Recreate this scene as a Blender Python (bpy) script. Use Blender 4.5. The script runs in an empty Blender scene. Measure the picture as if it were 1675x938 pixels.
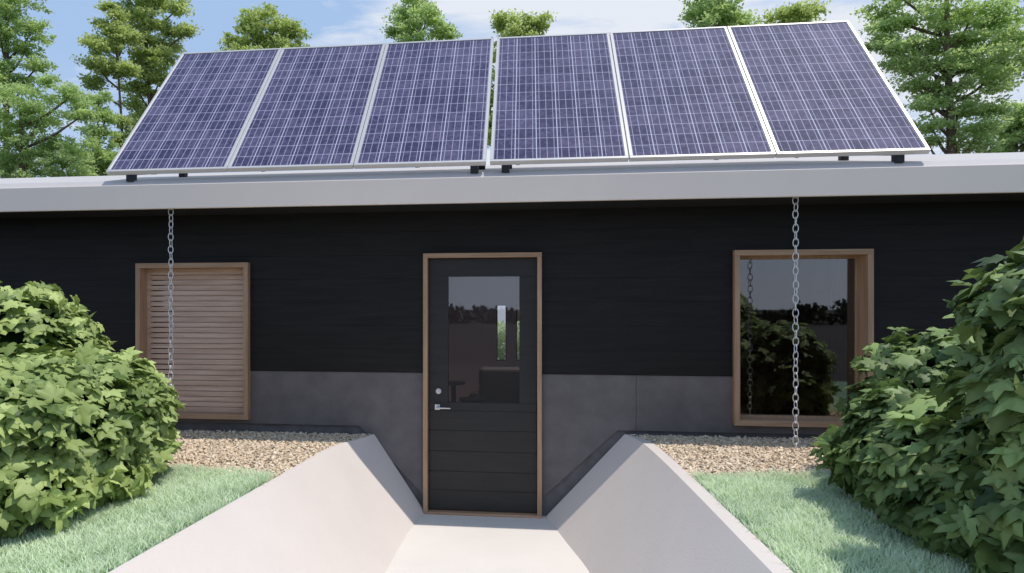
import bpy, bmesh, math, random
import numpy as np
from mathutils import Vector, Matrix
random.seed(7); rng = np.random.default_rng(11)
PI = math.pi
scene = bpy.context.scene
COL = scene.collection

# ------------------------------------------------------------------ camera numbers
F, HZ, VX, VL = 1050.0, 505.0, 863.0, 9000.0      # focal length in reference pixels, horizon, facade vanishing
TH = math.atan(F / VL); PPX = VX - F * math.tan(TH); CZ = 1.675
S_, C_ = math.sin(TH), math.cos(TH)
def ray(px, py):
    u = (px - PPX) / F; v = (HZ - py) / F
    return (u * C_ - S_, u * S_ + C_, v)
def at(px, py, Y):                                  # the point of the plane y = Y seen at a photo pixel
    r = ray(px, py); t = Y / r[1]
    return (r[0] * t, Y, CZ + r[2] * t)

# ------------------------------------------------------------------ helpers
def tag(o, label=None, cat=None, group=None, kind=None):
    if label: o['label'] = label
    if cat: o['category'] = cat
    if group: o['group'] = group
    if kind: o['kind'] = kind
    return o
def empty(name, loc, rz=0):
    o = bpy.data.objects.new(name, None); COL.objects.link(o)
    o.empty_display_size = 0.1
    o.location = loc; o.rotation_euler = (0, 0, rz)
    return o
class MB:
    """collects shapes in world coordinates; build() links ONE mesh object"""
    def __init__(s): s.v = []; s.f = []; s.m = []; s.cur = 0
    def add(s, vs, fs):
        b = len(s.v); s.v += [tuple(p) for p in vs]
        s.f += [tuple(i + b for i in f) for f in fs]; s.m += [s.cur] * len(fs)
        return s
    def box(s, x0, x1, y0, y1, z0, z1, M=None):
        vs = [(x, y, z) for z in (z0, z1) for y in (y0, y1) for x in (x0, x1)]
        if M is not None: vs = [M @ Vector(p) for p in vs]
        return s.add(vs, [(0, 2, 3, 1), (4, 5, 7, 6), (0, 1, 5, 4), (2, 6, 7, 3), (0, 4, 6, 2), (1, 3, 7, 5)])
    def prism(s, poly, y0, y1):                     # polygon in xz, extruded along y
        n = len(poly)
        vs = [(x, y0, z) for x, z in poly] + [(x, y1, z) for x, z in poly]
        fs = [tuple(range(n)), tuple(reversed(range(n, 2 * n)))]
        fs += [(i, i + n, (i + 1) % n + n, (i + 1) % n) for i in range(n)]
        return s.add(vs, fs)
    def tube(s, pts, rad, n=8, closed=False):
        pts = [Vector(p) for p in pts]; m = len(pts)
        if not isinstance(rad, (list, tuple)): rad = [rad] * m
        vs = []; prev = None
        for i, p in enumerate(pts):
            if closed: d = pts[(i + 1) % m] - pts[i - 1]
            else: d = pts[min(i + 1, m - 1)] - pts[max(i - 1, 0)]
            d.normalize()
            if prev is None:
                a = Vector((0, 0, 1)) if abs(d.z) < .9 else Vector((1, 0, 0))
                prev = d.cross(a).normalized()
            u = (prev - d * prev.dot(d)).normalized(); prev = u
            w = d.cross(u)
            for k in range(n):
                t = 2 * PI * k / n
                vs.append(p + (u * math.cos(t) + w * math.sin(t)) * rad[i])
        fs = []
        for i in range(m if closed else m - 1):
            j = (i + 1) % m
            for k in range(n):
                l = (k + 1) % n
                fs.append((i * n + k, i * n + l, j * n + l, j * n + k))
        if not closed:
            fs.append(tuple(reversed(range(n)))); fs.append(tuple(range((m - 1) * n, m * n)))
        return s.add(vs, fs)
    def build(s, name, mats, parent=None, bevel=0, smooth=False, seg=2):
        if not isinstance(mats, (list, tuple)): mats = [mats]
        me = bpy.data.meshes.new(name)
        off = Vector(parent_loc(parent)) if parent else Vector((0, 0, 0))
        me.from_pydata([tuple(Vector(p) - off) for p in s.v], [], s.f)
        for m in mats: me.materials.append(m)
        me.polygons.foreach_set('material_index', s.m)
        bm = bmesh.new(); bm.from_mesh(me)
        bmesh.ops.recalc_face_normals(bm, faces=bm.faces); bm.to_mesh(me); bm.free()
        if smooth: me.polygons.foreach_set('use_smooth', [True] * len(me.polygons))
        o = bpy.data.objects.new(name, me); COL.objects.link(o)
        if parent: o.parent = parent
        if bevel:
            b = o.modifiers.new('bevel', 'BEVEL'); b.width = bevel; b.segments = seg
            b.limit_method = 'ANGLE'; b.angle_limit = math.radians(35); b.harden_normals = False
        return o
def parent_loc(p):
    l = Vector((0, 0, 0))
    while p is not None:
        l += p.location; p = p.parent
    return l
def np_mesh(name, V, Fc, mats, parent=None, tint=None, smooth=False, midx=None):
    """V (n,3) world, Fc (m,3) triangles; tint per vertex (n,)"""
    if parent is not None: V = V - np.array(parent_loc(parent))[None]
    me = bpy.data.meshes.new(name)
    me.vertices.add(len(V)); me.vertices.foreach_set('co', V.astype(np.float32).ravel())
    m = len(Fc)
    me.loops.add(m * 3); me.loops.foreach_set('vertex_index', Fc.astype(np.int32).ravel())
    me.polygons.add(m)
    me.polygons.foreach_set('loop_start', np.arange(0, m * 3, 3, dtype=np.int32))
    me.polygons.foreach_set('loop_total', np.full(m, 3, dtype=np.int32))
    for mt in (mats if isinstance(mats, (list, tuple)) else [mats]): me.materials.append(mt)
    if midx is not None: me.polygons.foreach_set('material_index', midx.astype(np.int32))
    if smooth: me.polygons.foreach_set('use_smooth', np.ones(m, dtype=bool))
    if tint is not None:
        a = me.attributes.new('tint', 'FLOAT', 'POINT'); a.data.foreach_set('value', tint.astype(np.float32))
    me.update(calc_edges=True); me.validate()
    o = bpy.data.objects.new(name, me); COL.objects.link(o)
    if parent is not None: o.parent = parent
    return o

# ------------------------------------------------------------------ materials
def mat(name):
    m = bpy.data.materials.new(name); m.use_nodes = True
    return m, m.node_tree.nodes, m.node_tree.links, m.node_tree.nodes['Principled BSDF']
def mth(N, L, op, a, b=None, c=None):
    n = N.new('ShaderNodeMath'); n.operation = op
    for i, v in enumerate((a, b, c)):
        if v is None: continue
        if isinstance(v, (int, float)): n.inputs[i].default_value = v
        else: L.new(v, n.inputs[i])
    return n.outputs[0]
def plain(name, col, rough=.6, metal=0, var=.1, scale=6, bump=0, bscale=60, spec=.5, stretch=(1, 1, 1), det=4):
    m, N, L, P = mat(name)
    tc = N.new('ShaderNodeTexCoord'); mp = N.new('ShaderNodeMapping'); mp.inputs['Scale'].default_value = stretch
    L.new(tc.outputs['Object'], mp.inputs[0])
    nz = N.new('ShaderNodeTexNoise'); nz.inputs['Scale'].default_value = scale; nz.inputs['Detail'].default_value = det
    nz.inputs['Roughness'].default_value = .6
    L.new(mp.outputs[0], nz.inputs[0])
    r = N.new('ShaderNodeValToRGB')
    r.color_ramp.elements[0].position = .3; r.color_ramp.elements[1].position = .7
    r.color_ramp.elements[0].color = (*[max(0, c * (1 - var)) for c in col], 1)
    r.color_ramp.elements[1].color = (*[min(1, c * (1 + var)) for c in col], 1)
    L.new(nz.outputs[0], r.inputs[0]); L.new(r.outputs[0], P.inputs['Base Color'])
    P.inputs['Roughness'].default_value = rough; P.inputs['Metallic'].default_value = metal
    P.inputs['Specular IOR Level'].default_value = spec
    if bump:
        n2 = N.new('ShaderNodeTexNoise'); n2.inputs['Scale'].default_value = bscale; n2.inputs['Detail'].default_value = 5
        L.new(mp.outputs[0], n2.inputs[0])
        b = N.new('ShaderNodeBump'); b.inputs['Strength'].default_value = bump; b.inputs['Distance'].default_value = .01
        L.new(n2.outputs[0], b.inputs['Height']); L.new(b.outputs[0], P.inputs['Normal'])
    return m
def leafmat(name, dark, lite, rough=.5, trans=.2, spec=.35):
    m, N, L, P = mat(name)
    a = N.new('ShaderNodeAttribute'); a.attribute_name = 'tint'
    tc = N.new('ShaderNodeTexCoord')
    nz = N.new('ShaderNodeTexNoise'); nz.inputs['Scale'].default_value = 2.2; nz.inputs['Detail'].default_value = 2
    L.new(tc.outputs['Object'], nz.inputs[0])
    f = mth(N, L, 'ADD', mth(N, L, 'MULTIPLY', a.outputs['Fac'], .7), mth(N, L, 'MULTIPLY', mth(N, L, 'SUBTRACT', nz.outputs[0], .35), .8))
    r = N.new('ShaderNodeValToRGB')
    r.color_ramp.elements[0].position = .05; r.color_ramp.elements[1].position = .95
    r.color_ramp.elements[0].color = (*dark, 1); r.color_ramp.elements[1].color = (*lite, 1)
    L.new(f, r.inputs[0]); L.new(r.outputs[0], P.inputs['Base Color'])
    P.inputs['Roughness'].default_value = rough; P.inputs['Specular IOR Level'].default_value = spec
    t = N.new('ShaderNodeBsdfTranslucent'); mx = N.new('ShaderNodeMixShader'); mx.inputs[0].default_value = trans
    hs = N.new('ShaderNodeHueSaturation'); hs.inputs['Value'].default_value = 1.5; hs.inputs['Saturation'].default_value = 1.1
    L.new(r.outputs[0], hs.inputs['Color']); L.new(hs.outputs[0], t.inputs['Color'])
    out = N['Material Output']
    L.new(P.outputs[0], mx.inputs[1]); L.new(t.outputs[0], mx.inputs[2]); L.new(mx.outputs[0], out.inputs['Surface'])
    return m
def glassmat(name, tintc, refl=1.0):
    m, N, L, P = mat(name); N.remove(P)
    tr = N.new('ShaderNodeBsdfTransparent'); tr.inputs[0].default_value = (*tintc, 1)
    gl = N.new('ShaderNodeBsdfGlossy'); gl.inputs['Roughness'].default_value = .015
    gl.inputs['Color'].default_value = (refl, refl, refl, 1)
    fr = N.new('ShaderNodeFresnel'); fr.inputs['IOR'].default_value = 1.95
    mx = N.new('ShaderNodeMixShader')
    L.new(fr.outputs[0], mx.inputs[0]); L.new(tr.outputs[0], mx.inputs[1]); L.new(gl.outputs[0], mx.inputs[2])
    L.new(mx.outputs[0], N['Material Output'].inputs['Surface'])
    return m
def woodmat(name, c0, c1, axis='z', rough=.55):
    m, N, L, P = mat(name)
    tc = N.new('ShaderNodeTexCoord'); mp = N.new('ShaderNodeMapping')
    mp.inputs['Scale'].default_value = (40, 40, 2.5) if axis == 'z' else (2.5, 40, 40)
    L.new(tc.outputs['Object'], mp.inputs[0])
    nz = N.new('ShaderNodeTexNoise'); nz.inputs['Scale'].default_value = 1; nz.inputs['Detail'].default_value = 6
    L.new(mp.outputs[0], nz.inputs[0])
    r = N.new('ShaderNodeValToRGB'); r.color_ramp.elements[0].position = .3; r.color_ramp.elements[1].position = .72
    r.color_ramp.elements[0].color = (*c0, 1); r.color_ramp.elements[1].color = (*c1, 1)
    L.new(nz.outputs[0], r.inputs[0]); L.new(r.outputs[0], P.inputs['Base Color']); P.inputs['Roughness'].default_value = rough
    return m

M = {}
M['siding'] = plain('black_boards', (.0128, .0108, .0104), .6, var=.35, scale=3, bump=.25, bscale=30, spec=.25, stretch=(.6, 1, 9))
M['plinth'] = plain('fibre_cement', (.148, .130, .130), .8, var=.16, scale=5, bump=.15, bscale=70, spec=.3, det=8)
M['base'] = plain('dark_render', (.14, .13, .135), .9, var=.2, scale=9, bump=.2, spec=.2)
M['roof'] = plain('roof_membrane', (.54, .50, .48), .7, var=.05, scale=1.5, bump=.06, bscale=20)
M['fascia'] = plain('painted_fascia', (.90, .76, .67), .55, var=.03, scale=1.2)
M['soffit'] = plain('black_soffit', (.012, .012, .014), .7, var=.2)
def concretemat(name, col):
    m, N, L, P = mat(name)
    tc = N.new('ShaderNodeTexCoord')
    a = N.new('ShaderNodeTexNoise'); a.inputs['Scale'].default_value = 1.1; a.inputs['Detail'].default_value = 8; a.inputs['Roughness'].default_value = .65
    b = N.new('ShaderNodeTexNoise'); b.inputs['Scale'].default_value = 90; b.inputs['Detail'].default_value = 3
    v = N.new('ShaderNodeTexVoronoi'); v.inputs['Scale'].default_value = 28; v.inputs['Randomness'].default_value = 1
    for n in (a, b, v): L.new(tc.outputs['Object'], n.inputs[0])
    pore = mth(N, L, 'LESS_THAN', v.outputs['Distance'], .055)
    gate = mth(N, L, 'GREATER_THAN', a.outputs[0], .47)
    f = mth(N, L, 'ADD', mth(N, L, 'MULTIPLY', a.outputs[0], .75), mth(N, L, 'MULTIPLY', b.outputs[0], .25))
    r = N.new('ShaderNodeValToRGB'); e = r.color_ramp.elements
    e[0].position = .32; e[0].color = (*[c * .93 for c in col], 1); e[1].position = .62; e[1].color = (*[c * 1.02 for c in col], 1)
    L.new(f, r.inputs[0])
    mx = N.new('ShaderNodeMix'); mx.data_type = 'RGBA'; mx.blend_type = 'MULTIPLY'; mx.inputs['B'].default_value = (.72, .70, .68, 1)
    L.new(mth(N, L, 'MULTIPLY', mth(N, L, 'MULTIPLY', pore, gate), .6), mx.inputs['Factor']); L.new(r.outputs[0], mx.inputs['A'])
    L.new(mx.outputs['Result'], P.inputs['Base Color']); P.inputs['Roughness'].default_value = .85; P.inputs['Specular IOR Level'].default_value = .3
    bp = N.new('ShaderNodeBump'); bp.inputs['Strength'].default_value = .12; bp.inputs['Distance'].default_value = .01
    L.new(b.outputs[0], bp.inputs['Height']); L.new(bp.outputs[0], P.inputs['Normal'])
    return m
M['concrete'] = concretemat('pale_concrete', (.72, .64, .58))
M['path'] = concretemat('path_concrete', (.79, .72, .65))
M['asphalt'] = plain('asphalt', (.035, .032, .030), .9, var=.3, scale=40)
M['wood'] = woodmat('oiled_wood_upright', (.34, .20, .115), (.50, .315, .20))
M['woodx'] = woodmat('oiled_wood_rail', (.34, .20, .115), (.50, .315, .20), 'x')
M['slat'] = woodmat('slat_wood', (.48, .30, .21), (.70, .49, .365), 'x', .6)
M['pale'] = plain('pale_lining', (.78, .66, .60), .7, var=.05)
M['door'] = plain('charcoal_door', (.024, .022, .022), .5, var=.2, scale=3, spec=.35, stretch=(1, 1, 8), bump=.1, bscale=30)
M['steel'] = plain('brushed_steel', (.62, .62, .63), .3, metal=1, var=.05)
M['chain'] = plain('galvanised_chain', (.90, .88, .87), .4, metal=.5, var=.1, scale=40)
M['alu'] = plain('anodised_frame', (.62, .59, .57), .4, metal=.25, var=.04)
M['black'] = plain('black_block', (.012, .012, .013), .6, var=.2)
M['glass'] = glassmat('window_glass', (.80, .76, .75))
M['glassdoor'] = glassmat('door_glass', (.80, .78, .78))
M['iwall'] = plain('interior_plaster', (.72, .62, .60), .9, var=.04)
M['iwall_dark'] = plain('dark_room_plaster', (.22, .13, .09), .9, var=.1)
M['ifloor'] = plain('interior_floorboards', (.16, .09, .06), .5, var=.2, stretch=(1, 8, 1))
M['brown'] = plain('brown_leather', (.07, .05, .045), .6, var=.15)
M['darkwood'] = plain('dark_walnut', (.05, .022, .014), .5, var=.2)
M['bark'] = plain('pine_bark', (.17, .115, .085), .9, var=.35, scale=8, bump=.6, bscale=18, stretch=(1, 1, .3))
M['twig'] = plain('shrub_twig', (.08, .05, .03), .9, var=.3)
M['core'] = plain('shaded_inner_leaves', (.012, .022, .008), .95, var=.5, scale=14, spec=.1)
M['leafbig'] = leafmat('broad_leaf', (.07, .13, .022), (.62, .72, .26), rough=.5, trans=.2, spec=.35)
M['leafbig2'] = leafmat('broad_leaf_shaded', (.022, .055, .012), (.37, .49, .17), rough=.5, trans=.2, spec=.35)  # darker copy of the broad leaf, right shrubs' shade put into the colour
M['tree1'] = leafmat('olive_tree_leaf', (.31, .38, .13), (.62, .68, .30), rough=.7, trans=.5)  # dark end lifted, haze and softer shadows put into the leaf colour
M['tree2'] = leafmat('green_tree_leaf', (.29, .39, .15), (.60, .70, .32), rough=.7, trans=.5)  # lifted for haze in the same way
M['grass'] = leafmat('mint_grass', (.48, .58, .40), (.86, .93, .70), rough=.6, trans=.3, spec=.2)
M['white'] = plain('white_garden_wall', (.8, .8, .8), .8, var=.03)

# chips: each chip gets its tint
def chipmat():
    m, N, L, P = mat('bark_chips')
    a = N.new('ShaderNodeAttribute'); a.attribute_name = 'tint'
    r = N.new('ShaderNodeValToRGB'); e = r.color_ramp.elements
    e[0].position = 0; e[0].color = (.50, .37, .24, 1); e[1].position = 1; e[1].color = (1.0, .86, .64, 1)
    k = e.new(.35); k.color = (.74, .58, .41, 1); k = e.new(.7); k.color = (.86, .69, .51, 1)
    L.new(a.outputs['Fac'], r.inputs[0]); L.new(r.outputs[0], P.inputs['Base Color']); P.inputs['Roughness'].default_value = .85
    return m
M['chips'] = chipmat()
def groundmat():
    m, N, L, P = mat('ground_cover')
    tc = N.new('ShaderNodeTexCoord')
    n1 = N.new('ShaderNodeTexNoise'); n1.inputs['Scale'].default_value = .6; n1.inputs['Detail'].default_value = 8
    n2 = N.new('ShaderNodeTexNoise'); n2.inputs['Scale'].default_value = 35; n2.inputs['Detail'].default_value = 5
    L.new(tc.outputs['Object'], n1.inputs[0]); L.new(tc.outputs['Object'], n2.inputs[0])
    f = mth(N, L, 'ADD', mth(N, L, 'MULTIPLY', n1.outputs[0], .5), mth(N, L, 'MULTIPLY', n2.outputs[0], .5))
    r = N.new('ShaderNodeValToRGB'); e = r.color_ramp.elements
    e[0].position = .35; e[0].color = (.016, .011, .008, 1); e[1].position = .65; e[1].color = (.034, .024, .016, 1)
    L.new(f, r.inputs[0]); L.new(r.outputs[0], P.inputs['Base Color']); P.inputs['Roughness'].default_value = .9
    b = N.new('ShaderNodeBump'); b.inputs['Strength'].default_value = .5; b.inputs['Distance'].default_value = .03
    L.new(n2.outputs[0], b.inputs['Height']); L.new(b.outputs[0], P.inputs['Normal'])
    return m
M['ground'] = groundmat()
def bedmat():
    m, N, L, P = mat('chip_bed')
    tc = N.new('ShaderNodeTexCoord'); v = N.new('ShaderNodeTexVoronoi'); v.inputs['Scale'].default_value = 40
    L.new(tc.outputs['Object'], v.inputs[0])
    r = N.new('ShaderNodeValToRGB'); e = r.color_ramp.elements
    e[0].color = (.20, .14, .09, 1); e[1].color = (.50, .38, .27, 1)
    L.new(v.outputs['Color'], r.inputs[0]); L.new(r.outputs[0], P.inputs['Base Color']); P.inputs['Roughness'].default_value = .9
    return m
M['bed'] = bedmat()
PW, PL_ = 1.014, 1.82
def cellmat():
    m, N, L, P = mat('solar_cells')
    tc = N.new('ShaderNodeTexCoord'); sp = N.new('ShaderNodeSeparateXYZ')
    L.new(tc.outputs['Object'], sp.inputs[0])
    w, l = PW - .05, PL_ - .05
    u = mth(N, L, 'DIVIDE', sp.outputs[0], w); v = mth(N, L, 'DIVIDE', sp.outputs[1], l)
    def lines(c, n, off, hw):                       # 1 on a line, 0 off
        t = mth(N, L, 'FRACT', mth(N, L, 'ADD', mth(N, L, 'MULTIPLY', c, n), off + .5))
        d = mth(N, L, 'ABSOLUTE', mth(N, L, 'SUBTRACT', t, .5))
        return mth(N, L, 'LESS_THAN', d, hw)
    gap = lines(u, 6, 0, .022); row = lines(v, 14, 0, .026); bus = lines(u, 18, .5, .045)
    # per cell tone
    cx = mth(N, L, 'FLOOR', mth(N, L, 'MULTIPLY', u, 6)); cy = mth(N, L, 'FLOOR', mth(N, L, 'MULTIPLY', v, 14))
    cb = N.new('ShaderNodeCombineXYZ'); L.new(cx, cb.inputs[0]); L.new(cy, cb.inputs[1])
    oi = N.new('ShaderNodeObjectInfo'); L.new(oi.outputs['Random'], cb.inputs[2])
    wn = N.new('ShaderNodeTexWhiteNoise'); L.new(cb.outputs[0], wn.inputs[0])
    nz = N.new('ShaderNodeTexNoise'); nz.inputs['Scale'].default_value = 2.0; L.new(tc.outputs['Object'], nz.inputs[0])
    vor = N.new('ShaderNodeTexVoronoi'); vor.inputs['Scale'].default_value = 38; L.new(tc.outputs['Object'], vor.inputs[0])
    sv = N.new('ShaderNodeSeparateColor'); L.new(vor.outputs['Color'], sv.inputs[0])
    t = mth(N, L, 'ADD', mth(N, L, 'MULTIPLY', wn.outputs['Value'], .3), mth(N, L, 'MULTIPLY', nz.outputs[0], .7))
    t = mth(N, L, 'ADD', t, mth(N, L, 'MULTIPLY', mth(N, L, 'SUBTRACT', sv.outputs[0], .5), .35))
    r = N.new('ShaderNodeValToRGB'); e = r.color_ramp.elements
    e[0].position = .3; e[0].color = (.036, .030, .088, 1); e[1].position = .78; e[1].color = (.118, .098, .185, 1)
    L.new(t, r.inputs[0])
    mx = N.new('ShaderNodeMix'); mx.data_type = 'RGBA'; mx.inputs['B'].default_value = (.63, .62, .75, 1)
    f = mth(N, L, 'MAXIMUM', mth(N, L, 'MAXIMUM', mth(N, L, 'MULTIPLY', gap, .85), mth(N, L, 'MULTIPLY', row, .5)), mth(N, L, 'MULTIPLY', bus, .55))
    L.new(f, mx.inputs['Factor']); L.new(r.outputs[0], mx.inputs['A']); L.new(mx.outputs['Result'], P.inputs['Base Color'])
    P.inputs['Roughness'].default_value = .6; P.inputs['Specular IOR Level'].default_value = .12
    P.inputs['Coat Weight'].default_value = .5; P.inputs['Coat Roughness'].default_value = .02
    return m
M['cells'] = cellmat()

# ------------------------------------------------------------------ levels
WY = 5.228                                          # face of the house base
ZL, ZR = .622, .668                                 # top of the planted ground left / right of the path

# left wall: y, foot x, inner top x, outer top x ; right likewise
LS = [(5.205, -.835, -1.262, -1.28), (5.02, -.862, -1.32, -1.34), (4.85, -.878, -1.405, -1.425), (4.68, -.886, -1.455, -1.475),
      (3.98, -.900, -1.51, -1.53), (2.31, -.905, -1.625, -1.645), (1.2, -.91, -1.69, -1.71)]
RS = [(5.205, .138, .762, .79), (5.02, .19, .82, .885), (4.85, .235, .850, .925), (4.68, .275, .862, .938),
      (4.135, .390, .885, .960), (3.5, .46, .900, .975), (2.6, .51, .915, .995), (1.2, .54, .94, 1.02)]

def densify(secs, step=.09):
    """smooth cubic curve through the sections"""
    a = np.array(secs[::-1]); y = a[:, 0]; out = []
    d = np.diff(a, axis=0) / np.diff(y)[:, None]
    m = np.zeros_like(a)
    m[1:-1] = np.where(d[1:] * d[:-1] > 0, 2 * d[1:] * d[:-1] / (d[1:] + d[:-1] + 1e-12), 0); m[0] = d[0]; m[-1] = d[-1]
    for i in range(len(y) - 1):
        h = y[i + 1] - y[i]; n = max(1, int(min(h / step, 12)))
        for k in range(n):
            t = k / n
            p = (2*t**3 - 3*t**2 + 1) * a[i] + (t**3 - 2*t**2 + t) * h * m[i] + (-2*t**3 + 3*t**2) * a[i+1] + (t**3 - t**2) * h * m[i+1]
            p[0] = y[i] + t * h; out.append(tuple(float(v) for v in p))
    out.append(tuple(float(v) for v in a[-1]))
    return out[::-1]
LS = densify(LS); RS = densify(RS)

# ------------------------------------------------------------------ ground
def ground():
    b = MB(); far = 900
    HX0, HX1, HY1 = -6.9, 6.4, 9.45
    zl, zr = ZL - .012, ZR - .012
    def q(*p): b.add(p, [tuple(range(len(p)))])
    # front left, in strips following the wall
    for (y0, _, i0, o0), (y1, _, i1, o1) in zip(LS[:-1], LS[1:]):
        q((-far, y0, zl), ((i0 + o0) / 2, y0, zl), ((i1 + o1) / 2, y1, zl), (-far, y1, zl))
    for (y0, _, i0, o0), (y1, _, i1, o1) in zip(RS[:-1], RS[1:]):
        q(((i0 + o0) / 2, y0, zr), (far, y0, zr), (far, y1, zr), ((i1 + o1) / 2, y1, zr))
    Y1, Y2 = 1.2, -1.6                               # the lawns fall away to the level of the path behind the viewer
    q((-far, Y1, zl), (-1.70, Y1, zl), (-1.70, Y2, 0), (-far, Y2, 0))
    q((.98, Y1, zr), (far, Y1, zr), (far, Y2, 0), (.98, Y2, 0))
    q((-1.70, Y1, zl), (-.91, Y1, -.01), (-1.70, Y2, 0)); q((.98, Y1, zr), (.98, Y2, 0), (.54, Y1, -.01))
    q((-far, Y2, 0), (far, Y2, 0), (far, -far, 0), (-far, -far, 0))
    q((-far, 5.205, zl), (-far, 14, zl), (HX0, 14, zl), (HX0, 5.205, zl))
    q((HX1, 5.205, zr), (HX1, 14, zr), (far, 14, zr), (far, 5.205, zr))
    q((HX0, HY1, zl), (HX0, 14, zl), (HX1, 14, zr), (HX1, HY1, zr))
    q((-far, 14, zl), (-far, far, -27), (HX0, far, -27), (HX0, 14, zl)); q((HX0, 14, zl), (HX0, far, -27), (HX1, far, -27), (HX1, 14, zr)); q((HX1, 14, zr), (HX1, far, -27), (far, far, -27), (far, 14, zr))
    # soil behind the house face
    q((HX0, 5.205, zl), (HX0, 5.30, zl), (-1.28, 5.30, zl), (-1.28, 5.205, zl))
    q((.78, 5.205, zr), (.78, 5.30, zr), (HX1, 5.30, zr), (HX1, 5.205, zr))
    o = b.build('ground', M['ground']); tag(o, kind='structure')
    p = MB(); p.add([(-1.3, 5.26, 0), (.95, 5.26, 0), (.95, 1.2, 0), (-1.3, 1.2, 0), (-.91, 1.2, 0), (.54, 1.2, 0), (.54, .4, 0), (-.91, .4, 0)], [(0, 1, 2, 5, 4, 3), (4, 5, 6, 7)])
    tag(p.build('path', M['path']), kind='structure')
    p = MB(); p.add([(-.91, .4, .004), (.54, .4, .004), (.98, -1.6, .004), (1.6, -9, .004), (-2.4, -9, .004), (-1.70, -1.6, .004)], [(0, 1, 2, 3, 4, 5)])
    tag(p.build('added_driveway', M['asphalt']), kind='structure')  # unseen dark paving, added so the door glass mirrors no bright path
ground()

def retaining(sections, zt, side, label):
    b = MB(); vs = []
    for (y, xb, xi, xo) in sections:
        yy = y; wob = .003 * math.sin(y * 5.1)
        vs += [(xb, yy, -.06), (xb + wob, yy, .0), (xi + side * .006, yy, zt - .008), (xi, yy, zt), (xo, yy, zt), (xo, yy, -.06)]
    # drop duplicate-ish edge: indices 0..5 per section
    n = 6; fs = []
    for i in range(len(sections) - 1):
        for k in range(n):
            l = (k + 1) % n
            fs.append((i * n + k, i * n + l, (i + 1) * n + l, (i + 1) * n + k))
    fs.append(tuple(range(n))); fs.append(tuple(reversed(range((len(sections) - 1) * n, len(sections) * n))))
    b.add(vs, fs)
    o = b.build('retaining_wall', M['concrete'], smooth=True)
    o.data.set_sharp_from_angle(angle=math.radians(25))
    tag(o, label, 'retaining wall', 'sloped concrete walls flanking the sunken path')
retaining(LS, ZL + .012, 1, 'pale sloped concrete wall left of the sunken path, its face brightly sunlit')
retaining(RS, ZR + .012, -1, 'pale sloped concrete wall right of the sunken path, its face greyer and turned from the sun')

# ------------------------------------------------------------------ house
house = empty('house', (-.37, WY, 0))
tag(house, 'low black boarded house with a pale shallow roof edge and a wood framed door', 'house')
HX0, HX1, HYB = -6.9, 6.4, 9.45
DOOR = (-.846, .113, 0.0, 2.124)
LW = (-3.347, -2.336, .738, 2.063)
RW = (1.583, 2.587, .773, 2.125)
OPEN = [DOOR, LW, RW]
YF = 5.205                                          # face of the boards

def spans(z0, z1, x0=HX0, x1=HX1):
    cuts = sorted([(a, b) for a, b, c, d in OPEN if c < z1 - 1e-4 and d > z0 + 1e-4])
    out = []; x = x0
    for a, b in cuts:
        if a > x: out.append((x, a))
        x = max(x, b)
    if x < x1: out.append((x, x1))
    return out
# boards
sd = MB(); zs = [1.150]
while zs[-1] < 2.50: zs.append(min(zs[-1] + .193, 2.52))
for z0, z1 in zip(zs[:-1], zs[1:]):
    lv = sorted({z0, z1 - .0014} | {v for o in OPEN for v in (o[2], o[3]) if z0 < v < z1 - .0014})
    for a, b in zip(lv[:-1], lv[1:]):
        for x0, x1 in spans(a, b):
            # staggered butt joints
            x = x0; k = int(z0 * 10)
            js = [v for v in [HX0 + 2.4 * i + (k % 3) * .8 for i in range(8)] if x0 + .3 < v < x1 - .3]
            pts = [x0] + js + [x1]
            for p, r in zip(pts[:-1], pts[1:]):
                sd.box(p, r, YF, YF + .03, a, b)
sd.build('siding', M['siding'], house)
# fibre cement panels: above the diagonal
def poly_box(b, poly, y0, y1): b.prism(poly, y0, y1)
pl = MB(); PY0, PY1 = 5.214, 5.236; zt = 1.146
LD = [(-1.393, .700), (-.848, .140)]; RD = [(.708, .708), (.115, .150)]
for x0, x1 in ((HX0, -5.20), (-5.194, -3.95), (-3.944, -3.349)): pl.box(x0, x1, PY0, PY1, .700, zt)
pl.box(-3.349, -2.334, PY0 + .001, PY1, .700, .736)
for x0, x1 in ((-2.334, -1.64),): pl.box(x0, x1, PY0, PY1, .700, zt)
pl.prism([(-1.639, .700), (-1.393, .700), (-1.12, .419), (-1.12, zt), (-1.639, zt)], PY0, PY1)
pl.prism([(-1.1195, .4185), (-.848, .140), (-.848, zt), (-1.1195, zt)], PY0, PY1)
pl.build('plinth', M['plinth'], house); pl = MB()
pl.prism([(.115, .150), (.36, .381), (.36, zt), (.115, zt)], PY0, PY1)
pl.prism([(.3605, .3815), (.708, .708), (.852, .708), (.852, zt), (.3605, zt)], PY0, PY1)
for x0, x1 in ((.855, 1.22), (1.2205, 1.581)): pl.box(x0, x1, PY0, PY1, .708, zt)
pl.box(1.581, 2.589, PY0 + .001, PY1, .708, .771)
for x0, x1 in ((2.589, 3.7), (3.705, 4.95), (4.955, HX1)): pl.box(x0, x1, PY0, PY1, .708, zt)
pl.build('plinth', M['plinth'], house)
# masonry base and wall core with openings
co = MB(); T0, T1 = 5.237, 5.42
for a, b in ((-.3, .738), (.738, .773), (.773, 2.063), (2.063, 2.124), (2.124, 2.56)):
    for x0, x1 in spans(a, b): co.box(x0, x1, T0, T1, a, b)
co.build('wall_base', M['base'], house)
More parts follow.
